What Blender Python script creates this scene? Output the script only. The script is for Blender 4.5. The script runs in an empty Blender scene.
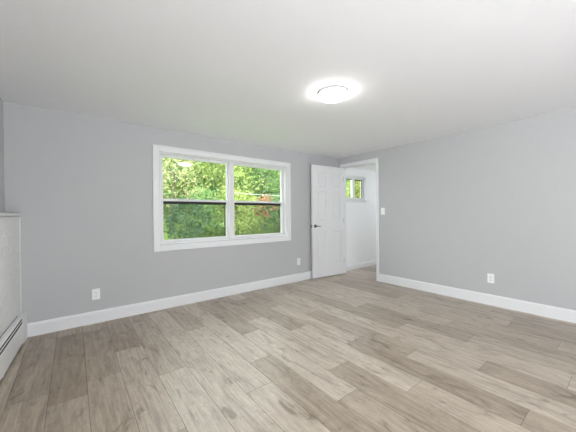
import bpy, bmesh, math, random
import numpy as np
from mathutils import Vector, Matrix

S = bpy.context.scene
COL = S.collection

# ------------------------------------------------------------------ camera
cam_d = bpy.data.cameras.new('camera')
cam = bpy.data.objects.new('camera', cam_d)
COL.objects.link(cam)
cam_d.sensor_width = 36.0
cam_d.lens = 274.2 / 576 * 36.0
cam_d.clip_start = 0.05
cam_d.clip_end = 200
_r = Vector((0.78755431, -0.6161742, -0.00935706))
_u = Vector((0.01149762, -0.00048921, 0.99993378))
_w = Vector((0.61613798, 0.78760975, -0.00669926))
_m = Matrix.Identity(4)
for i in range(3):
    _m[i][0], _m[i][1], _m[i][2] = _r[i], _u[i], -_w[i]
_m.translation = (-4.1346, -3.6585, 1.1686)
cam.matrix_world = _m
S.camera = cam

# ------------------------------------------------------------------ sky
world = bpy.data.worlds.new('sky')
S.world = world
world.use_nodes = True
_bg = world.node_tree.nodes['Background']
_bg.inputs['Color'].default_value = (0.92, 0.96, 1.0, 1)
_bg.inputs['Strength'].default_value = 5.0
# sky brightened below the horizon as added upward fill for the ceiling
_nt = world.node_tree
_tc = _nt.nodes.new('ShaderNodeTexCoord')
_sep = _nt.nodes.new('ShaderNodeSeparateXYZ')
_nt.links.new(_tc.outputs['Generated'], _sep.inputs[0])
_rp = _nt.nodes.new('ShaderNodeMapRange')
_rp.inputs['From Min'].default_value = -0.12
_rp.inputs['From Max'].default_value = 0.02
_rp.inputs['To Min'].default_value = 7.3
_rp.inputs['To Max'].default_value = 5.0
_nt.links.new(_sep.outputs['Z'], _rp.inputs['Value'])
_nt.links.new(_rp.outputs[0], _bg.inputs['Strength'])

# ------------------------------------------------------------------ sun on the trees
sun_d = bpy.data.lights.new('sun', 'SUN')
sun_d.energy = 1.6
sun_d.angle = math.radians(2)
sun_d.color = (1.0, 0.95, 0.85)
sun = bpy.data.objects.new('sun', sun_d)
COL.objects.link(sun)
sun.rotation_euler = Vector((0.22, 0.40, -0.9)).to_track_quat('-Z', 'Y').to_euler()

LAMP_STRENGTH = 23.0

# ------------------------------------------------------------------ exposure
S.view_settings.view_transform = 'Standard'
S.view_settings.look = 'None'
S.view_settings.exposure = 0.5
S.view_settings.gamma = 1.0
S.view_settings.use_curve_mapping = False

# dimensions (metres): corner of the window wall and the doorway wall at 0,0
H = 2.25            # ceiling height
LEFT = -4.6404      # left wall at the window wall
SKEW = 0.055        # the left wall is a little out of square
BACK = -6.0         # wall behind the camera
WT = 0.14           # wall thickness
HALL_X = 2.6
HALL_Y = 0.03
HALL_H = 2.118


# ================================================================== materials
def mat(name, color, rough=0.5, spec=0.5, metal=0.0, bump=0.0, bump_scale=60.0, vary=0.0, vary_scale=8.0):
    m = bpy.data.materials.new(name)
    m.use_nodes = True
    nt = m.node_tree
    b = nt.nodes['Principled BSDF']
    b.inputs['Base Color'].default_value = (*color, 1)
    b.inputs['Roughness'].default_value = rough
    b.inputs['Specular IOR Level'].default_value = spec
    b.inputs['Metallic'].default_value = metal
    tc = nt.nodes.new('ShaderNodeTexCoord')
    if bump:
        n = nt.nodes.new('ShaderNodeTexNoise')
        n.inputs['Scale'].default_value = bump_scale
        n.inputs['Detail'].default_value = 3
        nt.links.new(tc.outputs['Object'], n.inputs['Vector'])
        bp = nt.nodes.new('ShaderNodeBump')
        bp.inputs['Strength'].default_value = bump
        bp.inputs['Distance'].default_value = 0.01
        nt.links.new(n.outputs['Fac'], bp.inputs['Height'])
        nt.links.new(bp.outputs['Normal'], b.inputs['Normal'])
    if vary:
        n2 = nt.nodes.new('ShaderNodeTexNoise')
        n2.inputs['Scale'].default_value = vary_scale
        nt.links.new(tc.outputs['Object'], n2.inputs['Vector'])
        mx = nt.nodes.new('ShaderNodeMix')
        mx.data_type = 'RGBA'
        mx.inputs[6].default_value = (*[c * (1 - vary) for c in color], 1)
        mx.inputs[7].default_value = (*[min(1, c * (1 + vary)) for c in color], 1)
        nt.links.new(n2.outputs['Fac'], mx.inputs[0])
        nt.links.new(mx.outputs[2], b.inputs['Base Color'])
    return m


M_WALL = mat('grey_wall_paint', (0.50, 0.502, 0.506), 0.75, 0.2, bump=0.06, bump_scale=140, vary=0.01)
M_HALL = mat('white_hall_paint', (0.86, 0.86, 0.865), 0.75, 0.2, bump=0.05, bump_scale=140)
M_CEIL = mat('white_ceiling_paint', (0.872, 0.872, 0.897), 0.85, 0.1, bump=0.16, bump_scale=90, vary=0.01)
M_TRIM = mat('white_trim_paint', (0.78, 0.783, 0.79), 0.38, 0.4, vary=0.01)
M_VINYL = mat('white_vinyl', (0.74, 0.74, 0.745), 0.3, 0.45, vary=0.01)
M_DOOR = mat('white_door_paint', (0.76, 0.76, 0.765), 0.4, 0.4, bump=0.03, bump_scale=60)
M_BRICKW = mat('white_painted_brick', (0.78, 0.78, 0.775), 0.6, 0.3, bump=0.5, bump_scale=55, vary=0.03, vary_scale=25)
M_HEAT = mat('white_enamel', (0.80, 0.80, 0.80), 0.35, 0.45, vary=0.01)
M_SLOT_SHADE = mat('painted_slot_shade', (0.015, 0.015, 0.015), 0.8, 0.2, vary=0.2)  # near black stands for the shade in and behind the heater
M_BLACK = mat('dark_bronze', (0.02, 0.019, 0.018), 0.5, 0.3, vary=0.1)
M_PLATE = mat('white_plastic', (0.86, 0.86, 0.85), 0.35, 0.45, vary=0.01)
M_HOLE = mat('socket_slot', (0.06, 0.06, 0.06), 0.7, 0.2, vary=0.1)
M_NICKEL = mat('dark_nickel', (0.16, 0.155, 0.15), 0.32, 0.5, metal=0.9, vary=0.05)
M_HINGE = mat('satin_hinge', (0.55, 0.55, 0.54), 0.35, 0.5, metal=0.9, vary=0.05)
M_LAMPRIM = mat('lamp_rim', (0.40, 0.40, 0.40), 0.5, 0.5, vary=0.01)
M_SUBFLOOR = mat('plank_joint', (0.085, 0.075, 0.065), 0.9, 0.1, vary=0.1)
M_SIDING = mat('house_siding', (0.6, 0.6, 0.58), 0.7, 0.2, vary=0.03)


def diffuser_mat():
    m = bpy.data.materials.new('lit_diffuser')
    m.use_nodes = True
    nt = m.node_tree
    b = nt.nodes['Principled BSDF']
    b.inputs['Base Color'].default_value = (0.9, 0.9, 0.9, 1)
    b.inputs['Roughness'].default_value = 0.3
    b.inputs['Emission Color'].default_value = (1.0, 0.985, 0.96, 1)
    b.inputs['Emission Strength'].default_value = LAMP_STRENGTH
    return m


def glass_mat():
    m = bpy.data.materials.new('window_glass')
    m.use_nodes = True
    nt = m.node_tree
    nt.nodes.clear()
    out = nt.nodes.new('ShaderNodeOutputMaterial')
    mix = nt.nodes.new('ShaderNodeMixShader')
    tr = nt.nodes.new('ShaderNodeBsdfTransparent')
    tr.inputs['Color'].default_value = (0.96, 0.98, 0.96, 1)
    gl = nt.nodes.new('ShaderNodeBsdfGlossy')
    gl.inputs['Roughness'].default_value = 0.0
    fr = nt.nodes.new('ShaderNodeFresnel')
    geo = nt.nodes.new('ShaderNodeNewGeometry')
    ior = nt.nodes.new('ShaderNodeMix')          # the same index from either face of the pane
    ior.inputs[2].default_value = 1.5
    ior.inputs[3].default_value = 1 / 1.5
    nt.links.new(geo.outputs['Backfacing'], ior.inputs[0])
    nt.links.new(ior.outputs[0], fr.inputs['IOR'])
    nt.links.new(fr.outputs[0], mix.inputs[0])
    nt.links.new(tr.outputs[0], mix.inputs[1])
    nt.links.new(gl.outputs[0], mix.inputs[2])
    nt.links.new(mix.outputs[0], out.inputs[0])
    return m


def screen_mat():
    """fine insect mesh: dark wire over clear holes"""
    m = bpy.data.materials.new('insect_mesh')
    m.use_nodes = True
    nt = m.node_tree
    nt.nodes.clear()
    out = nt.nodes.new('ShaderNodeOutputMaterial')
    mix = nt.nodes.new('ShaderNodeMixShader')
    mix.inputs[0].default_value = 0.18
    tr = nt.nodes.new('ShaderNodeBsdfTransparent')
    df = nt.nodes.new('ShaderNodeBsdfDiffuse')
    df.inputs['Color'].default_value = (0.04, 0.04, 0.04, 1)
    nt.links.new(tr.outputs[0], mix.inputs[1])
    nt.links.new(df.outputs[0], mix.inputs[2])
    nt.links.new(mix.outputs[0], out.inputs[0])
    return m


def floor_mat():
    m = bpy.data.materials.new('grey_oak_planks')
    m.use_nodes = True
    nt = m.node_tree
    L = nt.links.new
    N = nt.nodes.new
    b = nt.nodes['Principled BSDF']
    tone = N('ShaderNodeAttribute'); tone.attribute_name = 'tone'
    seed = N('ShaderNodeAttribute'); seed.attribute_name = 'seed'
    tc = N('ShaderNodeTexCoord')
    off = N('ShaderNodeCombineXYZ')
    mul = N('ShaderNodeMath'); mul.operation = 'MULTIPLY'; mul.inputs[1].default_value = 37.0
    L(seed.outputs['Fac'], mul.inputs[0])
    L(mul.outputs[0], off.inputs['Z']); L(mul.outputs[0], off.inputs['Y'])
    add = N('ShaderNodeVectorMath'); add.operation = 'ADD'
    L(tc.outputs['Object'], add.inputs[0]); L(off.outputs[0], add.inputs[1])

    def noise(sx, sy, detail, rough, dist=0.0):
        mp = N('ShaderNodeMapping'); mp.inputs['Scale'].default_value = (sx, sy, 1)
        L(add.outputs[0], mp.inputs['Vector'])
        n = N('ShaderNodeTexNoise'); n.inputs['Scale'].default_value = 1
        n.inputs['Detail'].default_value = detail; n.inputs['Roughness'].default_value = rough
        n.inputs['Distortion'].default_value = dist
        L(mp.outputs[0], n.inputs['Vector'])
        return n

    def ramp(src, stops):
        r = N('ShaderNodeValToRGB')
        e = r.color_ramp.elements
        while len(e) < len(stops):
            e.new(0.5)
        for i, (p, c) in enumerate(stops):
            e[i].position = p; e[i].color = (*c, 1)
        L(src, r.inputs[0])
        return r

    def mixc(a, c, fac, mode='MULTIPLY'):
        x = N('ShaderNodeMix'); x.data_type = 'RGBA'; x.blend_type = mode
        x.inputs[0].default_value = fac
        L(a, x.inputs[6]); L(c, x.inputs[7])
        return x.outputs[2]

    base = ramp(tone.outputs['Fac'], [(0.0, (0.312, 0.247, 0.188)), (0.5, (0.488, 0.415, 0.343)), (1.0, (0.658, 0.592, 0.520))])
    g1 = noise(95, 4.5, 6, 0.65, 0.3)
    c1 = ramp(g1.outputs['Fac'], [(0.30, (0.70, 0.66, 0.62)), (0.60, (1.08, 1.08, 1.07))])
    g2 = noise(13, 1.6, 4, 0.6, 1.4)
    c2 = ramp(g2.outputs['Fac'], [(0.28, (0.62, 0.58, 0.54)), (0.50, (1.0, 1.0, 1.0)), (0.70, (1.16, 1.16, 1.16))])
    g3 = noise(7, 3.2, 5, 0.6, 2.2)
    c3 = ramp(g3.outputs['Fac'], [(0.30, (0.45, 0.41, 0.37)), (0.40, (0.88, 0.87, 0.86)), (0.54, (1, 1, 1))])
    col = mixc(base.outputs[0], c1.outputs[0], 0.75)
    col = mixc(col, c2.outputs[0], 0.8)
    col = mixc(col, c3.outputs[0], 0.8)
    g4 = noise(45, 26, 5, 0.7, 0.6)
    c4 = ramp(g4.outputs['Fac'], [(0.30, (0.88, 0.87, 0.86)), (0.65, (1.04, 1.06, 1.06))])
    col = mixc(col, c4.outputs[0], 0.9)
    L(col, b.inputs['Base Color'])
    b.inputs['Roughness'].default_value = 0.31
    b.inputs['Specular IOR Level'].default_value = 0.5
    bp = N('ShaderNodeBump'); bp.inputs['Strength'].default_value = 0.12; bp.inputs['Distance'].default_value = 0.004
    L(g1.outputs['Fac'], bp.inputs['Height'])
    L(bp.outputs[0], b.inputs['Normal'])
    return m


def leaf_mat(name, c0, c1, trans=0.35):
    m = bpy.data.materials.new(name)
    m.use_nodes = True
    nt = m.node_tree
    nt.nodes.clear()
    N = nt.nodes.new; L = nt.links.new
    out = N('ShaderNodeOutputMaterial')
    g = N('ShaderNodeNewGeometry')
    r = N('ShaderNodeValToRGB')
    r.color_ramp.elements[0].color = (*c0, 1)
    r.color_ramp.elements[1].color = (*c1, 1)
    L(g.outputs['Random Per Island'], r.inputs[0])
    d = N('ShaderNodeBsdfDiffuse'); t = N('ShaderNodeBsdfTranslucent')
    L(r.outputs[0], d.inputs[0]); L(r.outputs[0], t.inputs[0])
    mx = N('ShaderNodeMixShader'); mx.inputs[0].default_value = trans
    L(d.outputs[0], mx.inputs[1]); L(t.outputs[0], mx.inputs[2])
    L(mx.outputs[0], out.inputs[0])
    return m


M_GLASS = glass_mat()
M_SCREEN = screen_mat()
M_FLOOR = floor_mat()
M_DIFF = diffuser_mat()
M_BARK = mat('tree_bark', (0.13, 0.105, 0.085), 0.9, 0.1, bump=0.6, bump_scale=20, vary=0.3)
M_GROUND = mat('forest_floor', (0.13, 0.20, 0.05), 0.95, 0.05, bump=0.5, bump_scale=4, vary=0.45, vary_scale=1.5)
M_WIRE = mat('pale_wire', (0.6, 0.6, 0.58), 0.5, 0.3, vary=0.02)


# ================================================================== mesh helpers
def new_obj(name, bm, material, parent=None, loc=None, rotz=0.0, smooth=False):
    me = bpy.data.meshes.new(name)
    bmesh.ops.recalc_face_normals(bm, faces=bm.faces)
    bm.to_mesh(me)
    bm.free()
    for x in (material if isinstance(material, (list, tuple)) else [material]):
        me.materials.append(x)
    if smooth:
        for p in me.polygons:
            p.use_smooth = True
    o = bpy.data.objects.new(name, me)
    COL.objects.link(o)
    if parent is not None:
        o.parent = parent
    if loc is not None:
        o.location = loc
    o.rotation_euler.z = rotz
    return o


def add_box(bm, x0, x1, y0, y1, z0, z1, bevel=0.0):
    vs = [bm.verts.new((x, y, z)) for x in (x0, x1) for y in (y0, y1) for z in (z0, z1)]
    idx = [(0, 1, 3, 2), (4, 6, 7, 5), (0, 4, 5, 1), (2, 3, 7, 6), (0, 2, 6, 4), (1, 5, 7, 3)]
    fs = [bm.faces.new([vs[i] for i in q]) for q in idx]
    if bevel:
        es = list({e for f in fs for e in f.edges})
        bmesh.ops.bevel(bm, geom=es, offset=bevel, segments=2, profile=0.5, affect='EDGES')
    return fs


def boxes(*bs, bevel=0.0):
    bm = bmesh.new()
    for b in bs:
        add_box(bm, *b, bevel=bevel)
    return bm


def prism(profile, a0, a1, axis='x'):
    """extrude a closed 2-D profile; axis x: profile is (y,z); axis y: profile is (x,z)"""
    bm = bmesh.new()
    def P(a, p):
        return (a, p[0], p[1]) if axis == 'x' else (p[0], a, p[1])
    A = [bm.verts.new(P(a0, p)) for p in profile]
    B = [bm.verts.new(P(a1, p)) for p in profile]
    n = len(profile)
    bm.faces.new(A); bm.faces.new(B[::-1])
    for i in range(n):
        bm.faces.new((A[i], A[(i + 1) % n], B[(i + 1) % n], B[i]))
    return bm


def lathe(profile, seg=48):
    """profile of (r, z) revolved about z"""
    bm = bmesh.new()
    rings = []
    for r, z in profile:
        if r < 1e-6:
            rings.append([bm.verts.new((0, 0, z))])
        else:
            rings.append([bm.verts.new((r * math.cos(2 * math.pi * k / seg), r * math.sin(2 * math.pi * k / seg), z)) for k in range(seg)])
    for a, b in zip(rings, rings[1:]):
        for k in range(seg):
            k2 = (k + 1) % seg
            if len(a) == 1 and len(b) == 1:
                continue
            if len(a) == 1:
                bm.faces.new((a[0], b[k], b[k2]))
            elif len(b) == 1:
                bm.faces.new((a[k], b[0], a[k2]))
            else:
                bm.faces.new((a[k], b[k], b[k2], a[k2]))
    return bm


def tube(bm, pts, radii, seg=10):
    rings = []
    for i, p in enumerate(pts):
        p = Vector(p)
        d = (Vector(pts[min(i + 1, len(pts) - 1)]) - Vector(pts[max(i - 1, 0)])).normalized()
        s = d.orthogonal().normalized()
        if i and rings:
            s = (prev_s - d * prev_s.dot(d)).normalized()
        prev_s = s
        t = d.cross(s)
        r = radii[i] if isinstance(radii, (list, tuple)) else radii
        rings.append([bm.verts.new(p + r * (math.cos(2 * math.pi * k / seg) * s + math.sin(2 * math.pi * k / seg) * t)) for k in range(seg)])
    for a, b in zip(rings, rings[1:]):
        for k in range(seg):
            bm.faces.new((a[k], a[(k + 1) % seg], b[(k + 1) % seg], b[k]))
    bm.faces.new(rings[0][::-1]); bm.faces.new(rings[-1])


def tag(o, label, cat=None, group=None, kind=None):
    o['label'] = label
    if cat: o['category'] = cat
    if group: o['group'] = group
    if kind: o['kind'] = kind
    return o


def empty(name, loc, rotz=0.0):
    o = bpy.data.objects.new(name, None)
    o.empty_display_size = 0.1
    COL.objects.link(o)
    o.location = loc
    o.rotation_euler.z = rotz
    return o


def struct(o, label, cat):
    return tag(o, label, cat, None, 'structure')


def wall_with_holes(name, u0, u1, z0, z1, t0, t1, holes, material, axis):
    """a wall made of boxes round rectangular holes (ua, ub, za, zb)"""
    us = sorted({u0, u1, *[h[0] for h in holes], *[h[1] for h in holes]})
    zs = sorted({z0, z1, *[h[2] for h in holes], *[h[3] for h in holes]})
    bm = bmesh.new()
    for a, b in zip(us, us[1:]):
        for c, d in zip(zs, zs[1:]):
            um, zm = (a + b) / 2, (c + d) / 2
            if any(h[0] < um < h[1] and h[2] < zm < h[3] for h in holes):
                continue
            if axis == 'x':
                add_box(bm, a, b, t0, t1, c, d)
            else:
                add_box(bm, t0, t1, a, b, c, d)
    bmesh.ops.remove_doubles(bm, verts=bm.verts, dist=1e-5)
    bm.faces.ensure_lookup_table()
    # drop the inner faces left between touching boxes
    seen = {}
    for f in bm.faces:
        k = tuple(sorted(v.index for v in f.verts))
        seen.setdefault(k, []).append(f)
    bm.verts.index_update()
    seen = {}
    for f in bm.faces:
        seen.setdefault(tuple(sorted(v.index for v in f.verts)), []).append(f)
    dead = [f for fs in seen.values() if len(fs) > 1 for f in fs]
    bmesh.ops.delete(bm, geom=dead, context='FACES_ONLY')
    return new_obj(name, bm, material)


# ================================================================== the setting
# ---- window opening in the window wall
WX0, WX1, WZ0, WZ1 = -3.290, -1.308, 0.802, 1.955
# doorway in the right wall
DY0, DY1, DZ = -0.866, -0.102, 2.066
# hall window in the continuation of the window wall
HX0, HX1, HZ0, HZ1 = 0.20, 0.935, 1.425, 1.965
# unseen window behind the camera, added to light the room
BX0, BX1, BZ0, BZ1 = -4.75, -2.35, 0.06, 2.16
# unseen opening in the left wall behind the camera, added for side light
LY0, LY1, LZ0, LZ1 = -5.85, -3.95, 0.06, 2.16

struct(wall_with_holes('wall_back', LEFT - 0.6, WT * 0 + 0.0, -0.02, H, 0.0, WT, [(WX0, WX1, WZ0, WZ1)], M_WALL, 'x'),
       'grey painted wall holding the wide double window', 'wall')
struct(wall_with_holes('wall_right', BACK, HALL_Y, -0.02, H, 0.0, 0.10, [(DY0, DY1, -0.1, DZ)], M_WALL, 'y'),
       'grey painted wall with the open doorway near the corner', 'wall')
def left_wall():
    bm = bmesh.new()
    def block(ya, yb, za, zb):
        q = []
        for y in (ya, yb):
            x = LEFT + SKEW * y
            q += [(x, y), (x - 0.14, y)]
        p = [q[0], q[2], q[3], q[1]]
        lo = [bm.verts.new((*c, za)) for c in p]
        hi = [bm.verts.new((*c, zb)) for c in p]
        bm.faces.new(lo); bm.faces.new(hi)
        for i in range(4):
            bm.faces.new((lo[i], lo[(i + 1) % 4], hi[(i + 1) % 4], hi[i]))
    block(0.0, LY1, -0.02, H)
    block(LY1, LY0, -0.02, LZ0)
    block(LY1, LY0, LZ1, H)
    block(LY0, BACK - 0.14, -0.02, H)
    return bm


bm = left_wall()
struct(new_obj('wall_left', bm, M_WALL), 'sliver of grey painted wall above the white brick ledge', 'wall')
struct(wall_with_holes('wall_front', LEFT - 0.6, 0.12, -0.02, H, BACK - 0.14, BACK, [(BX0, BX1, BZ0, BZ1)], M_WALL, 'x'),  # hole added so sky light fills the room from behind
       'grey painted wall with an added light opening opposite the double window', 'wall')
bmc = boxes((LEFT - 0.9, 0.12, BACK - 0.5, WT + 0.25, H, H + 0.25))
struct(new_obj('ceiling', bmc, M_CEIL), 'flat white textured ceiling carrying the round light', 'ceiling')

# hallway beyond the door
struct(wall_with_holes('wall_hall', 0.10, HALL_X + 0.14, -0.02, HALL_H, HALL_Y, HALL_Y + 0.14, [(HX0, HX1, HZ0, HZ1)], M_HALL, 'x'),
       'white hallway wall with a small window seen through the doorway', 'wall')
struct(wall_with_holes('wall_hall_side', 0.10, HALL_X + 0.14, -0.02, HALL_H, -1.55, -1.41, [], M_HALL, 'x'),
       'white side wall of the hallway beyond the doorway', 'wall')
struct(wall_with_holes('wall_hall_end', -1.41, HALL_Y, -0.02, HALL_H, HALL_X, HALL_X + 0.14, [(-1.10, -0.20, 0.75, 1.95)], M_HALL, 'y'),  # end hole added to let light into the hallway
       'white end wall of the hallway with an added light opening', 'wall')
struct(new_obj('ceiling_hall', boxes((0.10, HALL_X + 0.3, -1.55, WT + 0.25, HALL_H, H + 0.25)), M_HALL),
       'low white hallway ceiling beyond the doorway', 'ceiling')
# hall faces of the doorway wall are white
struct(new_obj('wall_hall_near', boxes((0.1005, 0.106, -1.41, DY0 - 0.05, 0.0, HALL_H), (0.1005, 0.106, DY0 - 0.05, HALL_Y, DZ + 0.05, HALL_H)), M_HALL),
       'white hallway side of the doorway wall', 'wall')


# ---- floor: planks laid towards the window wall
def build_floor():
    seams = [-5.30, -5.10, -4.89, -4.682, -4.478, -4.275, -4.073, -3.866, -3.66, -3.457, -3.257, -3.055, -2.86, -2.652, -2.432, -2.222, -2.02,
             -1.80, -1.58, -1.36, -1.13, -0.91, -0.70, -0.49, -0.28, -0.07, 0.14, 0.35, 0.56, 0.77, 0.98, 1.19, 1.40, 1.61, 1.82, 2.03, 2.24, 2.45, 2.66]
    joints = {-4.275: -0.21, -4.073: -1.268, -3.866: -0.902, -3.66: -1.505, -3.457: -1.30, -3.257: -0.86, -3.055: -1.774,
              -2.86: -2.50, -2.652: -2.235, -2.432: -2.725, -2.222: -3.26, -2.02: -2.49, -1.80: -2.927, -1.58: -3.367,
              -1.36: -2.695, -1.13: -2.425, -0.91: -3.23}
    PL = 1.22
    G = 0.0011
    T = 0.006
    rnd = random.Random(11)
    # tone of single boards, found by a point on them
    fixed = [(-4.17, -0.8, -0.0), (-4.17, -1.9, 0.30), (-4.17, -0.1, 0.15), (-3.97, -0.7, 0.16), (-3.97, -1.9, 0.30), (-4.37, -0.7, 0.16), (-4.37, -1.8, 0.2),
             (-3.76, -0.5, 0.14), (-3.76, -1.4, 0.52), (-3.56, -0.9, 0.40), (-3.56, -2.0, 0.66), (-3.36, -0.8, 0.62), (-3.36, -1.9, 0.64),
             (-3.15, -1.6, 0.66), (-3.15, -2.5, 0.62), (-2.95, -1.3, 0.62), (-2.95, -2.2, 0.28), (-2.75, -1.9, 0.72), (-2.75, -3.0, 0.36),
             (-2.54, -1.7, 0.66), (-2.54, -2.7, 0.26), (-2.32, -2.3, 0.68), (-2.32, -3.0, 0.50), (-2.12, -2.7, 0.20), (-1.9, -2.0, 0.30),
             (-1.9, -2.9, 0.62), (-1.7, -2.5, 0.60), (-1.7, -3.3, 0.24), (-1.47, -2.8, 0.58), (-1.25, -2.2, 0.20), (-1.25, -3.0, 0.56),
             (-1.02, -1.9, 0.58), (-1.02, -2.9, 0.36), (-0.8, -2.6, 0.44), (-0.8, -3.4, 0.55), (-0.6, -2.2, 0.52), (-0.39, -1.6, 0.30), (-0.39, -2.7, 0.44)]
    bm = bmesh.new()
    lt = bm.faces.layers.float.new('tone')
    ls = bm.faces.layers.float.new('seed')
    for i, (a, b) in enumerate(zip(seams, seams[1:])):
        y0 = BACK - 0.02
        y1 = 0.0 if b < 0.1 else HALL_Y + 0.0
        off = joints.get(a)
        if off is None:
            off = -rnd.uniform(0, PL)
        ys = [y0]
        k = math.ceil((y0 - off) / PL + 1e-6)
        while off + k * PL < y1 - 0.02:
            if off + k * PL > y0 + 0.02:
                ys.append(off + k * PL)
            k += 1
        ys.append(y1)
        last = 0.5
        for c, d in zip(ys, ys[1:]):
            tone = rnd.choice([0.24, 0.36, 0.46, 0.54, 0.6, 0.66, 0.72])
            while abs(tone - last) < 0.08:
                tone = rnd.choice([0.24, 0.36, 0.46, 0.54, 0.6, 0.66, 0.72])
            for fx, fy, ft in fixed:
                if a < fx < b and c < fy < d:
                    tone = ft
            last = tone
            sd = rnd.random()
            for f in add_box(bm, a + G, b - G, c + G, d - G, -T, 0.0):
                f[lt] = tone
                f[ls] = sd
                f.material_index = 0
    for f in add_box(bm, seams[0], seams[-1], BACK - 0.02, HALL_Y, -0.02, -T * 0.35):
        f.material_index = 1
    return new_obj('floor', bm, [M_FLOOR, M_SUBFLOOR])


struct(build_floor(), 'grey oak plank floor running towards the window wall', 'floor')


# ---- baseboards
def base_profile(sign=1, t=0.016, h=0.132):
    return [(0, 0), (sign * t, 0), (sign * t, h - 0.022), (sign * t * 0.75, h - 0.010), (sign * t * 0.42, h - 0.003), (sign * t * 0.3, h), (0, h)]


struct(new_obj('baseboard_back', prism(base_profile(-1), -4.500, 0.0, 'x'), M_TRIM), 'white baseboard under the double window', 'baseboard')
struct(new_obj('baseboard_right', prism(base_profile(-1), BACK, DY0 - 0.046, 'y'), M_TRIM), 'white baseboard along the doorway wall', 'baseboard')
struct(new_obj('baseboard_hall', prism([(HALL_Y + p[0], p[1]) for p in base_profile(-1, 0.016, 0.10)], 0.11, HALL_X, 'x'), M_TRIM),
       'white baseboard of the hallway seen through the doorway', 'baseboard')
struct(new_obj('baseboard_front', prism([(BACK + p[0], p[1]) for p in base_profile(1)], LEFT + SKEW * BACK, -0.017, 'x'), M_TRIM),
       'white baseboard opposite the double window', 'baseboard')

# ---- doorway casing and jamb
CW = 0.044
bm = boxes((-0.017, 0.0, DY0 - CW, DY0 + 0.004, 0.0, DZ + CW + 0.014),
           (-0.017, 0.0, DY1 - 0.004, DY1 + CW, 0.0, DZ + CW + 0.014),
           (-0.017, 0.0, DY0 + 0.004, DY1 - 0.004, DZ - 0.004, DZ + CW + 0.014), bevel=0.003)
casing = new_obj('trim_1', bm, M_TRIM)
struct(casing, 'white casing around the open doorway', 'door casing')
bm = boxes((0.0, 0.10, DY0 - 0.0, DY0 + 0.010, 0.0, DZ), (0.0, 0.10, DY1 - 0.010, DY1, 0.0, DZ), (0.0, 0.10, DY0 + 0.010, DY1 - 0.010, DZ - 0.010, DZ), bevel=0.001)
new_obj('jamb', bm, M_TRIM, casing)
bm = boxes((0.045, 0.08, DY0 + 0.010, DY0 + 0.019, 0.0, DZ - 0.010), (0.045, 0.08, DY1 - 0.015, DY1 - 0.010, 0.0, DZ - 0.010), (0.045, 0.08, DY0 + 0.019, DY1 - 0.015, DZ - 0.019, DZ - 0.010))
new_obj('door_stop', bm, M_TRIM, casing)
bm = boxes((0.100, 0.108, DY0 - CW, DY0 + 0.004, 0.0, DZ + CW), (0.100, 0.108, DY1 + 0.000, DY1 + CW, 0.0, DZ + CW), (0.100, 0.108, DY0 + 0.004, DY1 - 0.000, DZ - 0.004, DZ + CW))
new_obj('hall_casing', bm, M_TRIM, casing)
sp = new_obj('strike_plate', boxes((0.012, 0.040, DY0 + 0.010, DY0 + 0.0115, 0.915, 0.975)), M_HINGE, casing)
tag(sp, 'small metal strike plate on the jamb')


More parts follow.
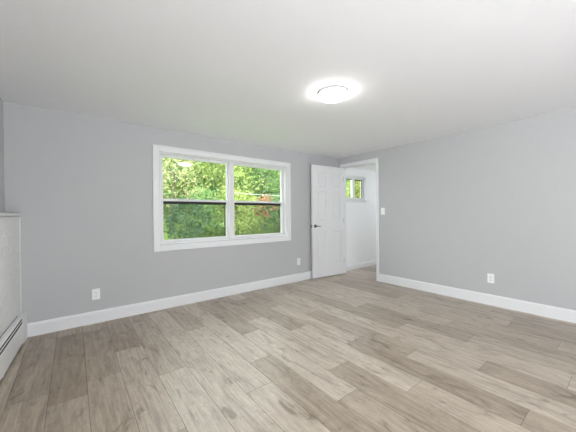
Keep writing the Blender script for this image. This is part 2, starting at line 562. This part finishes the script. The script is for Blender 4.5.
# ---- six-panel door leaf, hinged at the corner and swung back to the window wall
def build_door():
    hx, hy = -0.024, -0.144
    ex, ey = -0.787, -0.084
    W = math.hypot(ex - hx, ey - hy)
    ang = math.atan2(ey - hy, ex - hx)          # local +x runs from hinge to free edge
    root = empty('door_1', (hx, hy, 0.012), ang)
    TH = 0.035
    DH = 2.036
    # local y: the face turned to the room is at y=0, the other at y=-TH (local -y is towards the window wall)
    xs = [0.0, 0.085, 0.290, 0.445, 0.648, W]
    zs = [0.0, 0.262, 0.832, 1.048, 1.575, 1.655, 1.935, DH]
    bm = bmesh.new()
    panel_faces = []
    for side, y in ((0, 0.0), (1, -TH)):
        grid = [[bm.verts.new((x, y, z)) for z in zs] for x in xs]
        for i in range(5):
            for j in range(7):
                f = bm.faces.new((grid[i][j], grid[i + 1][j], grid[i + 1][j + 1], grid[i][j + 1]))
                if i in (1, 3) and j in (1, 3, 5):
                    panel_faces.append(f)
        if side == 0:
            g0 = grid
        else:
            g1 = grid
    for j in range(7):
        for i in (0, 5):
            bm.faces.new((g0[i][j], g0[i][j + 1], g1[i][j + 1], g1[i][j]))
    for i in range(5):
        for j in (0, 7):
            bm.faces.new((g0[i][j], g0[i + 1][j], g1[i + 1][j], g1[i][j]))
    bmesh.ops.recalc_face_normals(bm, faces=bm.faces)
    for f in panel_faces:
        bmesh.ops.inset_region(bm, faces=[f], thickness=0.012, depth=-0.012)
        bmesh.ops.inset_region(bm, faces=[f], thickness=0.022, depth=0.0)
        bmesh.ops.inset_region(bm, faces=[f], thickness=0.012, depth=0.008)
    new_obj('door_leaf', bm, M_DOOR, root)
    # lever handles on both faces, near the free edge
    kx, kz = W - 0.062, 0.937
    for sgn, y in ((1, 0.0), (-1, -TH)):
        ln = 0.042 if sgn > 0 else 0.030
        h = new_obj('door_handle', lathe([(0.0, 0.0), (0.031, 0.0), (0.031, 0.004), (0.027, 0.009), (0.012, 0.011), (0.011, ln - 0.008), (0.0, ln - 0.008)], 28), M_NICKEL, root, (kx, y, kz), smooth=False)
        h.rotation_euler = (-math.pi / 2 * sgn, 0, 0)
        tag(h, 'dark metal lever handle')
        b2 = bmesh.new()
        tube(b2, [(0.010, 0, ln - 0.010), (-0.012, 0, ln - 0.008), (-0.06, 0.002 * sgn, ln - 0.010), (-0.098, 0.006 * sgn, ln - 0.012), (-0.108, 0.006 * sgn, ln - 0.013)], [0.010, 0.010, 0.0075, 0.007, 0.0045], 12)
        new_obj('lever', b2, M_NICKEL, h, smooth=True)
    lt = new_obj('latch_plate', boxes((W, W + 0.0015, -0.031, -0.005, kz - 0.028, kz + 0.028), (W + 0.0015, W + 0.010, -0.024, -0.011, kz - 0.011, kz + 0.011)), M_NICKEL, root)
    for z in (0.25, 1.03, 1.82):
        b3 = bmesh.new()
        tube(b3, [(-0.004, 0.004, z - 0.045), (-0.004, 0.004, z + 0.045)], 0.006, 12)
        add_box(b3, -0.002, 0.0, -0.032, 0.004, z - 0.044, z + 0.044)
        new_obj('hinge', b3, M_HINGE, root)
    return root


struct(build_door(), 'white six panel door standing open against the window wall', 'door')


# ---- windows
def frame_bm(x0, x1, z0, z1, w, y0, y1, bevel=0.002, wt=None, wb=None):
    wt = w if wt is None else wt
    wb = w if wb is None else wb
    return boxes((x0, x0 + w, y0, y1, z0, z1), (x1 - w, x1, y0, y1, z0, z1), (x0 + w, x1 - w, y0, y1, z1 - wt, z1), (x0 + w, x1 - w, y0, y1, z0, z0 + wb), bevel=bevel)


def main_window():
    root = empty('window_1', ((WX0 + WX1) / 2, 0.0, WZ0))
    ox, oz = root.location.x, root.location.z
    def X(*b):
        return [(q[0] - ox, q[1] - ox, q[2], q[3], q[4] - oz, q[5] - oz) for q in b]
    # casing with two mitred steps
    cx0, cx1, cz0, cz1 = -3.3654, -1.2334, 0.7268, 2.0291
    w = 0.070
    new_obj('window_casing', boxes(*X((cx0, cx0 + w, -0.020, 0, cz0, cz1), (cx1 - w, cx1, -0.020, 0, cz0, cz1),
                                      (cx0 + w, cx1 - w, -0.020, 0, cz1 - w, cz1), (cx0 + w, cx1 - w, -0.020, 0, cz0, cz0 + w)), bevel=0.004), M_TRIM, root)
    e = 0.012
    new_obj('casing_back_band', boxes(*X((cx0 - 0.004, cx0 + e, -0.027, 0, cz0 - 0.004, cz1 + 0.004), (cx1 - e, cx1 + 0.004, -0.027, 0, cz0 - 0.004, cz1 + 0.004),
                                         (cx0 + e, cx1 - e, -0.027, 0, cz1 - e, cz1 + 0.004), (cx0 + e, cx1 - e, -0.027, 0, cz0 - 0.004, cz0 + e)), bevel=0.002), M_TRIM, root)
    # reveal lining
    f = frame_bm(WX0 - ox, WX1 - ox, 0, WZ1 - oz, 0.012, -0.004, 0.055, 0.001)
    new_obj('reveal_lining', f, M_TRIM, root)
    f = frame_bm(WX0 - ox, WX1 - ox, 0, WZ1 - oz, 0.028, 0.055, 0.135, 0.002)
    new_obj('window_frame', f, M_VINYL, root)
    mx0, mx1 = -2.338, -2.268
    new_obj('mullion', boxes(*X((mx0, mx1, 0.020, 0.135, WZ0 + 0.012, WZ1 - 0.012)), bevel=0.003), M_VINYL, root)
    for a, b in ((WX0 + 0.028, mx0), (mx1, WX1 - 0.028)):
        z0, z1, zm = WZ0 + 0.028, WZ1 - 0.028, 1.366
        s = new_obj('upper_sash', frame_bm(a - ox, b - ox, zm - 0.016 - oz, z1 - oz, 0.026, 0.060, 0.088, 0.002, wt=0.018, wb=0.030), M_VINYL, root)
        new_obj('upper_pane', boxes(*X((a + 0.022, b - 0.022, 0.074, 0.078, zm, z1 - 0.014))), M_GLASS, s)
        s2 = new_obj('lower_sash', boxes(*X((a, a + 0.026, 0.056, 0.098, z0, zm - 0.016), (b - 0.026, b, 0.056, 0.098, z0, zm - 0.016), (a + 0.026, b - 0.026, 0.056, 0.098, z0, z0 + 0.024)), bevel=0.002), M_VINYL, root)
        new_obj('lower_pane', boxes(*X((a + 0.022, b - 0.022, 0.091, 0.095, z0 + 0.02, zm - 0.044))), M_GLASS, s2)
        tr = new_obj('top_rail', boxes(*X((a + 0.026, b - 0.026, 0.086, 0.098, zm - 0.052, zm - 0.010)), bevel=0.002), M_BLACK, s2)  # rail in the same dark bronze as the screen frame
        tag(tr, 'dark top rail of the lower sash')
        sc = new_obj('insect_screen', boxes(*X((a + 0.034, b - 0.034, 0.1200, 0.1206, z0 + 0.02, zm - 0.03))), M_SCREEN, root)
        fr = new_obj('screen_frame', frame_bm(a + 0.024 - ox, b - 0.024 - ox, z0 + 0.012 - oz, zm - 0.012 - oz, 0.014, 0.114, 0.126, 0.002, wb=0.012), M_BLACK, sc)
        lk = new_obj('sash_lock', boxes(*X(((a + b) / 2 - 0.03, (a + b) / 2 + 0.03, 0.050, 0.062, zm + 0.004, zm + 0.014)), bevel=0.003), M_VINYL, root)
    # outside brickmould
    new_obj('outer_trim', frame_bm(WX0 - 0.06 - ox, WX1 + 0.06 - ox, -0.06, WZ1 + 0.06 - oz, 0.06, 0.141, 0.165, 0.002), M_TRIM, root)
    return root


struct(main_window(), 'wide white double window with darker screened lower sashes', 'window')


def hall_window():
    root = empty('window_2', ((HX0 + HX1) / 2, HALL_Y, HZ0))
    ox, oz = root.location.x, root.location.z
    def X(*b):
        return [(q[0] - ox, q[1] - ox, q[2] - HALL_Y, q[3] - HALL_Y, q[4] - oz, q[5] - oz) for q in b]
    new_obj('reveal_lining', frame_bm(HX0 - ox, HX1 - ox, 0, HZ1 - oz, 0.010, -0.004, 0.06, 0.001), M_TRIM, root)
    a, b, c, d = HX0 + 0.010, HX1 - 0.010, HZ0 + 0.010, HZ1 - 0.010
    bm = bmesh.new()
    y0, y1 = 0.085, 0.140
    for q in X((a, 0.335, y0, y1, c, d), (0.876, b, y0, y1, c, d), (0.335, 0.876, y0, y1, 1.902, d), (0.335, 0.876, y0, y1, c, 1.506)):
        add_box(bm, *q, bevel=0.003)
    new_obj('window_frame', bm, M_VINYL, root)
    new_obj('mullion', boxes(*X((0.537, 0.612, y0 - 0.004, y1 - 0.001, 1.506, 1.902)), bevel=0.003), M_VINYL, root)
    dk = new_obj('slider_seal', boxes(*X((0.612, 0.876, y0 + 0.012, y0 + 0.026, 1.888, 1.902), (0.864, 0.876, y0 + 0.012, y0 + 0.026, 1.506, 1.888), (0.335, 0.537, y0 + 0.012, y0 + 0.026, 1.890, 1.902))), M_BLACK, root)
    tag(dk, 'thin dark seal around the sliding panes')
    new_obj('pane', boxes(*X((0.333, 0.539, 0.122, 0.126, 1.504, 1.904))), M_GLASS, root)
    new_obj('pane', boxes(*X((0.610, 0.878, 0.122, 0.126, 1.504, 1.904))), M_GLASS, root)
    new_obj('window_sill', boxes(*X((0.112, HX1 + 0.06, HALL_Y - 0.035, HALL_Y + 0.002, HZ0 - 0.026, HZ0 - 0.002)), bevel=0.003), M_TRIM, root)
    return root


struct(hall_window(), 'small white sliding window in the hallway wall', 'window')

w3 = new_obj('added_window_3', frame_bm(BX0, BX1, BZ0, BZ1, 0.05, BACK - 0.12, BACK - 0.02, 0.002), M_VINYL)  # unseen window, put in to bring fill light from behind
new_obj('mullion', boxes((-3.58, -3.52, BACK - 0.115, BACK - 0.025, BZ0 + 0.05, BZ1 - 0.05), bevel=0.002), M_VINYL, w3)
struct(w3, 'unseen window frame added to light the room from behind', 'window')
w4 = new_obj('added_window_4', boxes((HALL_X + .03, HALL_X + .11, -1.10, -1.05, 0.75, 1.95), (HALL_X + .03, HALL_X + .11, -.25, -.20, 0.75, 1.95), (HALL_X + .03, HALL_X + .11, -1.05, -.25, 0.75, 0.80), (HALL_X + .03, HALL_X + .11, -1.05, -.25, 1.90, 1.95), bevel=0.002), M_VINYL)  # unseen window, put in to brighten the hallway
struct(w4, 'unseen white window frame added to light the hallway', 'window')


# ---- white painted brick ledge along the left wall
def brick_ledge():
    """built in a frame turned by the wall's skew: local x away from the wall, local y along it"""
    rot = -math.atan(SKEW)
    root = empty('trim_2', (-4.543, 0.0, 0.0), rot)
    D, TOP, LEN = 0.092, 1.172, 3.9
    body = boxes((-D, -0.002, -LEN, -0.012, 0.0, TOP))
    new_obj('mortar', body, M_BRICKW, root)
    bm = bmesh.new()
    bh, bl, j = 0.0665, 0.205, 0.011
    row = 0
    z = 0.0
    while z + bh <= TOP + 1e-4:
        y = -0.012 - (0 if row % 2 == 0 else -(bl + j) / 2)
        while y > -LEN:
            ya, yb = min(y, -0.012), max(y - bl, -LEN)
            if ya - yb > 0.03:
                add_box(bm, -0.03, 0.0, yb, ya, z, z + bh, bevel=0.002)
            y -= bl + j
        z += bh + j
        row += 1
    new_obj('brick_face', bm, M_BRICKW, root)
    new_obj('ledge_cap', boxes((-D, 0.018, -LEN, -0.006, TOP + 0.004, TOP + 0.028), bevel=0.004), M_TRIM, root)
    new_obj('corner_bead', boxes((-0.012, 0.006, -0.0118, -0.0005, 0.0, TOP)), M_TRIM, root)
    return root


struct(brick_ledge(), 'white painted brick ledge with a flat cap at the left wall', 'brick ledge')


# ================================================================== objects in the room
# ---- baseboard heater
def heater():
    rot = -math.atan(SKEW)
    root = empty('baseboard_heater', (-4.5415, -0.004, 0.0), rot)
    LEN = 2.9
    HT = 0.262
    EC = 0.16
    new_obj('back_shadow_strip', boxes((0.0, 0.004, -LEN, -EC, 0.02, HT + 0.001)), M_SLOT_SHADE, root)  # dark strip paints the shadow line between hood and brick
    hood = [(0.005, HT - 0.004), (0.005, HT), (0.026, HT), (0.036, HT - 0.005), (0.043, HT - 0.014), (0.045, HT - 0.024), (0.042, HT - 0.024),
            (0.040, HT - 0.015), (0.034, HT - 0.008), (0.026, HT - 0.004)]
    tag(new_obj('hood', prism([(q[0] * 0.80, q[1]) for q in hood], -LEN, -EC + 0.002, 'y'), M_HEAT, root), 'curled white top cover')
    damper = [(0.043, HT - 0.042), (0.046, HT - 0.040), (0.048, HT - 0.050), (0.043, HT - 0.052)]
    new_obj('damper_flap', prism([(q[0] * 0.80, q[1]) for q in damper], -LEN, -EC + 0.002, 'y'), M_HEAT, root)
    front = [(0.044, 0.018), (0.053, 0.024), (0.053, HT - 0.078), (0.050, HT - 0.071), (0.044, HT - 0.071), (0.047, HT - 0.080), (0.047, 0.030), (0.040, 0.022)]
    new_obj('front_panel', prism([(q[0] * 0.80, q[1]) for q in front], -LEN, -EC + 0.002, 'y'), M_HEAT, root)
    core = new_obj('element_shade_fill', boxes((0.0042, 0.032, -LEN, -EC, 0.045, HT - 0.030)), M_SLOT_SHADE, root)  # near-black fill paints the shade inside the heater slots
    tag(core, 'near black block painting the shade behind the slot')
    cap = [(0.0, 0.0), (0.0, HT - 0.022), (0.020, HT - 0.014), (0.036, HT - 0.018), (0.050, HT - 0.030), (0.054, HT - 0.052), (0.056, HT - 0.08), (0.056, 0.0)]
    for a, b in ((-EC, 0.0), (-LEN - 0.05, -LEN + 0.002)):
        new_obj('end_cap', prism([(q[0] * 0.80, q[1]) for q in cap], a, b, 'y'), M_HEAT, root)
    for y in (-0.8, -1.6, -2.4):
        new_obj('bracket_foot', boxes((0.008, 0.036, y - 0.012, y + 0.012, 0.0, 0.03)), M_HEAT, root)
    return root


tag(heater(), 'long low white baseboard heater with a dark slot below the brick ledge', 'heater')


# ---- outlets and switch
def outlet(name, loc, rotz, label):
    root = empty(name, loc, rotz)      # local -y faces the room
    new_obj('cover_plate', boxes((-0.036, 0.036, -0.006, 0.0, -0.058, 0.058), bevel=0.002), M_PLATE, root)
    for z in (0.0205, -0.0205):
        r = new_obj('socket', boxes((-0.017, 0.017, -0.0085, -0.005, z - 0.0145, z + 0.0145), bevel=0.003), M_PLATE, root)
        new_obj('slot', boxes((-0.0085, -0.006, -0.0091, -0.008, z - 0.003, z + 0.007), (0.006, 0.0085, -0.0091, -0.008, z - 0.003, z + 0.006), (-0.0025, 0.0025, -0.0091, -0.008, z - 0.010, z - 0.005)), M_HOLE, r)
    s = lathe([(0, -0.0068), (0.003, -0.0068), (0.003, -0.0058)], 12)
    bmesh.ops.rotate(s, verts=s.verts, cent=(0, 0, 0), matrix=Matrix.Rotation(math.radians(-90), 3, 'X'))
    bmesh.ops.translate(s, verts=s.verts, vec=(0, -0.0126, 0))
    new_obj('screw', s, M_HINGE, root)
    tag(root, label, 'outlet', 'white wall outlets')
    return root


outlet('wall_outlet', (-3.950, 0.0, 0.313), 0.0, 'white outlet on the grey wall below and left of the double window')
outlet('wall_outlet', (-1.048, 0.0, 0.338), 0.0, 'white outlet on the grey wall close beside the open door')
outlet('wall_outlet', (0.0, -2.512, 0.336), -math.pi / 2, 'white outlet low on the wall right of the doorway')

sw = empty('light_switch', (0.0, -0.988, 1.203), -math.pi / 2)
new_obj('cover_plate', boxes((-0.036, 0.036, -0.006, 0.0, -0.058, 0.058), bevel=0.002), M_PLATE, sw)
new_obj('rocker', boxes((-0.016, 0.016, -0.010, -0.005, -0.033, 0.033), bevel=0.002), M_PLATE, sw)
tag(sw, 'white light switch on the grey wall just right of the doorway', 'switch')

# ---- flush ceiling light
lamp = empty('ceiling_light', (-2.305, -1.985, H))
new_obj('mounting_rim', lathe([(0.0, 0.0), (0.130, 0.0), (0.132, -0.003), (0.132, -0.015), (0.128, -0.018), (0.0, -0.018)], 64), M_LAMPRIM, lamp)
dif = lathe([(0.0, -0.0182), (0.121, -0.0182), (0.1215, -0.040), (0.118, -0.047), (0.108, -0.052), (0.06, -0.056), (0.0, -0.057)], 64)
new_obj('diffuser', dif, M_DIFF, lamp, smooth=True)
tag(lamp, 'round flush white ceiling light, switched on', 'ceiling light')


# ================================================================== outside
def ground_z(x, y):
    return -0.55 + max(0.0, y - 4.0) * 0.17 + max(0.0, y - 15.5) * 0.85 + 0.12 * math.sin(x * 0.7 + 1) * min(1, max(0, y - 2) / 3)


bm = bmesh.new()
NX, NY = 40, 36
gv = [[bm.verts.new((-22 + 56 * i / NX, 0.2 + 38 * j / NY, ground_z(-22 + 56 * i / NX, 0.2 + 38 * j / NY))) for j in range(NY + 1)] for i in range(NX + 1)]
for i in range(NX):
    for j in range(NY):
        bm.faces.new((gv[i][j], gv[i + 1][j], gv[i + 1][j + 1], gv[i][j + 1]))
struct(new_obj('ground', bm, M_GROUND, smooth=True), 'green hillside rising beyond the windows', 'ground')

rng = np.random.default_rng(5)


def leaves_mesh(name, centres, spread, n, size, material, parent, loc):
    """n single leaves (folded rhombs) scattered round cluster centres, one mesh"""
    c = np.array(centres)
    k = rng.integers(0, len(c), n)
    sp = np.array(spread)
    p = c[k] + rng.normal(size=(n, 3)) * (sp[k] if sp.ndim > 1 else sp)
    a = rng.normal(size=(n, 3)); a[:, 2] -= 0.3
    a /= np.linalg.norm(a, axis=1)[:, None]
    nrm = rng.normal(size=(n, 3)); nrm[:, 2] += 0.7; nrm[:, 1] -= 0.5
    b = np.cross(nrm, a); b /= np.linalg.norm(b, axis=1)[:, None] + 1e-9
    s = size * rng.uniform(0.6, 1.3, n)[:, None]
    fold = np.cross(a, b) * s * 0.12
    v = np.stack([p - a * s, p + b * s * 0.55 + fold, p + a * s, p - b * s * 0.55 + fold], axis=1).reshape(-1, 3)
    v[:, 2] = np.maximum(v[:, 2], 0.02 - 0.0)
    me = bpy.data.meshes.new(name)
    f = np.arange(4 * n).reshape(n, 4)
    me.from_pydata(v.tolist(), [], f.tolist())
    me.materials.append(material)
    o = bpy.data.objects.new(name, me)
    COL.objects.link(o)
    o.parent = parent
    return o


def tree(name, x, y, height, rad, material, n, size, label, cat, group, trunk_r=0.12, low=0.25, ncl=26, lean=0.0):
    z = ground_z(x, y) - 0.05
    root = empty(name, (x, y, z))
    rr = random.Random(int(x * 100 + y * 17))
    bm = bmesh.new()
    top = height * 0.9
    tube(bm, [(0, 0, 0), (lean * .3, 0.03, top * .33), (lean * .7, -0.04, top * .66), (lean, 0, top)], [trunk_r, trunk_r * .8, trunk_r * .55, trunk_r * .2], 10)
    cl, spd = [], []
    for i in range(ncl):
        t = low + (1 - low) * (i + 0.5) / ncl
        ang = i * 2.4 + rr.uniform(-.4, .4)
        prof = math.sin(math.pi * min(1, 0.18 + 0.78 * (t - low) / (1 - low))) ** 0.7
        q = rad * prof * rr.uniform(0.35, 1.0)
        c = (q * math.cos(ang) + lean * t, q * math.sin(ang), height * t)
        cl.append(c)
        s = rad * rr.uniform(0.18, 0.30)
        spd.append((s, s, s * 0.7))
        if i % 2 == 0 and trunk_r > 0.03:
            zb = max(height * t - q * 0.7, height * 0.1)
            tube(bm, [(lean * zb / height, 0, zb), (c[0] * .55, c[1] * .55, (zb + c[2]) / 2), c], [trunk_r * .3, trunk_r * .2, trunk_r * .06], 6)
    new_obj('trunk' if trunk_r > 0.03 else 'stem', bm, M_BARK, root, smooth=True)
    leaves_mesh('foliage', cl, spd, n, size, material, root, None)
    tag(root, label, cat, group)
    return root


L_YEL = leaf_mat('yellow_green_leaves', (0.23, 0.32, 0.07), (0.4, 0.46, 0.17))
L_PALE = leaf_mat('pale_cream_leaves', (0.32, 0.35, 0.15), (0.52, 0.48, 0.28))
L_GRN = leaf_mat('fresh_green_leaves', (0.12, 0.23, 0.07), (0.28, 0.39, 0.16))
L_MID = leaf_mat('mid_green_leaves', (0.1, 0.19, 0.08), (0.21, 0.32, 0.15))
L_RED = leaf_mat('russet_leaves', (0.34, 0.15, 0.09), (0.46, 0.27, 0.17))
L_OLV = leaf_mat('olive_leaves', (0.17, 0.16, 0.02), (0.3, 0.27, 0.05))
L_DK = leaf_mat('deep_green_leaves', (0.06, 0.12, 0.07), (0.14, 0.21, 0.11))

TG = 'trees beyond the windows'
SG = 'shrubs beyond the windows'
# tall trees, far to near
tree('leafy_tree', -1.6, 13.5, 7.5, 2.6, L_GRN, 4200, 0.13, 'fresh green tree at the left edge of the double window view', 'tree', TG, 0.15, 0.1, 34)
tree('leafy_tree', 1.6, 14.5, 8.0, 2.7, L_YEL, 4600, 0.13, 'yellow-green tree filling the middle of the left panes', 'tree', TG, 0.16, 0.1, 36)
tree('leafy_tree', 4.3, 14.0, 7.6, 2.4, L_GRN, 4200, 0.13, 'fresh green tree behind the mullion of the double window', 'tree', TG, 0.14, 0.1, 34)
tree('leafy_tree', 7.0, 14.0, 7.8, 2.5, L_MID, 4400, 0.13, 'darker green tree behind the middle of the right panes', 'tree', TG, 0.16, 0.1, 36)
tree('leafy_tree', 9.7, 14.5, 8.0, 2.6, L_GRN, 4400, 0.13, 'green tree at the right edge of the right panes', 'tree', TG, 0.15, 0.1, 36)
tree('leafy_tree', 2.9, 10.6, 6.0, 1.3, L_YEL, 2200, 0.10, 'slender bright yellow-green tree at the left side of the right panes', 'tree', TG, 0.07, 0.2, 24, 0.3)
tree('leafy_tree', 5.2, 10.4, 6.2, 1.3, L_GRN, 1700, 0.10, 'slim dark trunked tree in the middle of the right panes', 'tree', TG, 0.08, 0.3, 20, -0.3)
tree('leafy_tree', -0.70, 9.5, 4.2, 1.1, L_PALE, 1500, 0.06, 'pale cream leaved young tree at the lower left of the left panes', 'tree', TG, 0.05, 0.2, 20, 0.4)
tree('leafy_tree', 9.4, 8.2, 5.5, 1.1, L_YEL, 2600, 0.10, 'bright green tree behind the left pane of the small hallway window', 'tree', TG, 0.08, 0.15, 26)
tree('leafy_tree', 11.45, 7.6, 5.3, 1.0, L_OLV, 3000, 0.10, 'olive yellow tree behind the right pane of the small hallway window', 'tree', TG, 0.08, 0.15, 26)
tree('leafy_tree', 14.5, 11.5, 7.0, 2.4, L_GRN, 3600, 0.13, 'green tree behind the olive tree beyond the hallway window', 'tree', TG, 0.15, 0.1, 30)
# understory
tree('leafy_shrub', -0.6, 7.4, 1.7, 0.8, L_DK, 900, 0.08, 'deep green shrub low at the left end of the left panes', 'shrub', SG, 0.02, 0.15, 14)
tree('leafy_shrub', 0.5, 8.2, 2.0, 1.0, L_GRN, 1300, 0.08, 'fresh green shrub low in the left panes beside the deep green one', 'shrub', SG, 0.02, 0.12, 16)
tree('leafy_shrub', 1.7, 8.0, 2.1, 1.0, L_YEL, 1300, 0.08, 'yellow-green shrub low at the right end of the left panes', 'shrub', SG, 0.02, 0.12, 16)
tree('leafy_shrub', 2.75, 8.8, 1.9, 0.9, L_YEL, 1200, 0.08, 'yellow-green shrub at the lower left of the right panes', 'shrub', SG, 0.02, 0.12, 16)
tree('leafy_shrub', 3.45, 8.0, 2.0, 0.5, L_RED, 420, 0.06, 'russet red shrub in the lower right pane', 'shrub', SG, 0.02, 0.5, 12)
tree('leafy_shrub', 4.6, 8.7, 2.0, 0.9, L_MID, 1200, 0.08, 'dark green shrub low in the right panes beside the russet one', 'shrub', SG, 0.02, 0.12, 16)
tree('leafy_shrub', 6.1, 9.0, 2.2, 1.0, L_GRN, 1300, 0.08, 'fresh green shrub at the lower right corner of the right panes', 'shrub', SG, 0.02, 0.12, 16)

bm = bmesh.new()
tube(bm, [(1.4, 7.2, 2.13), (2.5, 7.2, 2.09), (3.6, 7.2, 2.08), (5.8, 7.2, 2.12)], 0.007, 8)
tag(new_obj('overhead_wire', bm, M_WIRE), 'thin pale wire crossing the trees behind the upper right pane', 'wire')
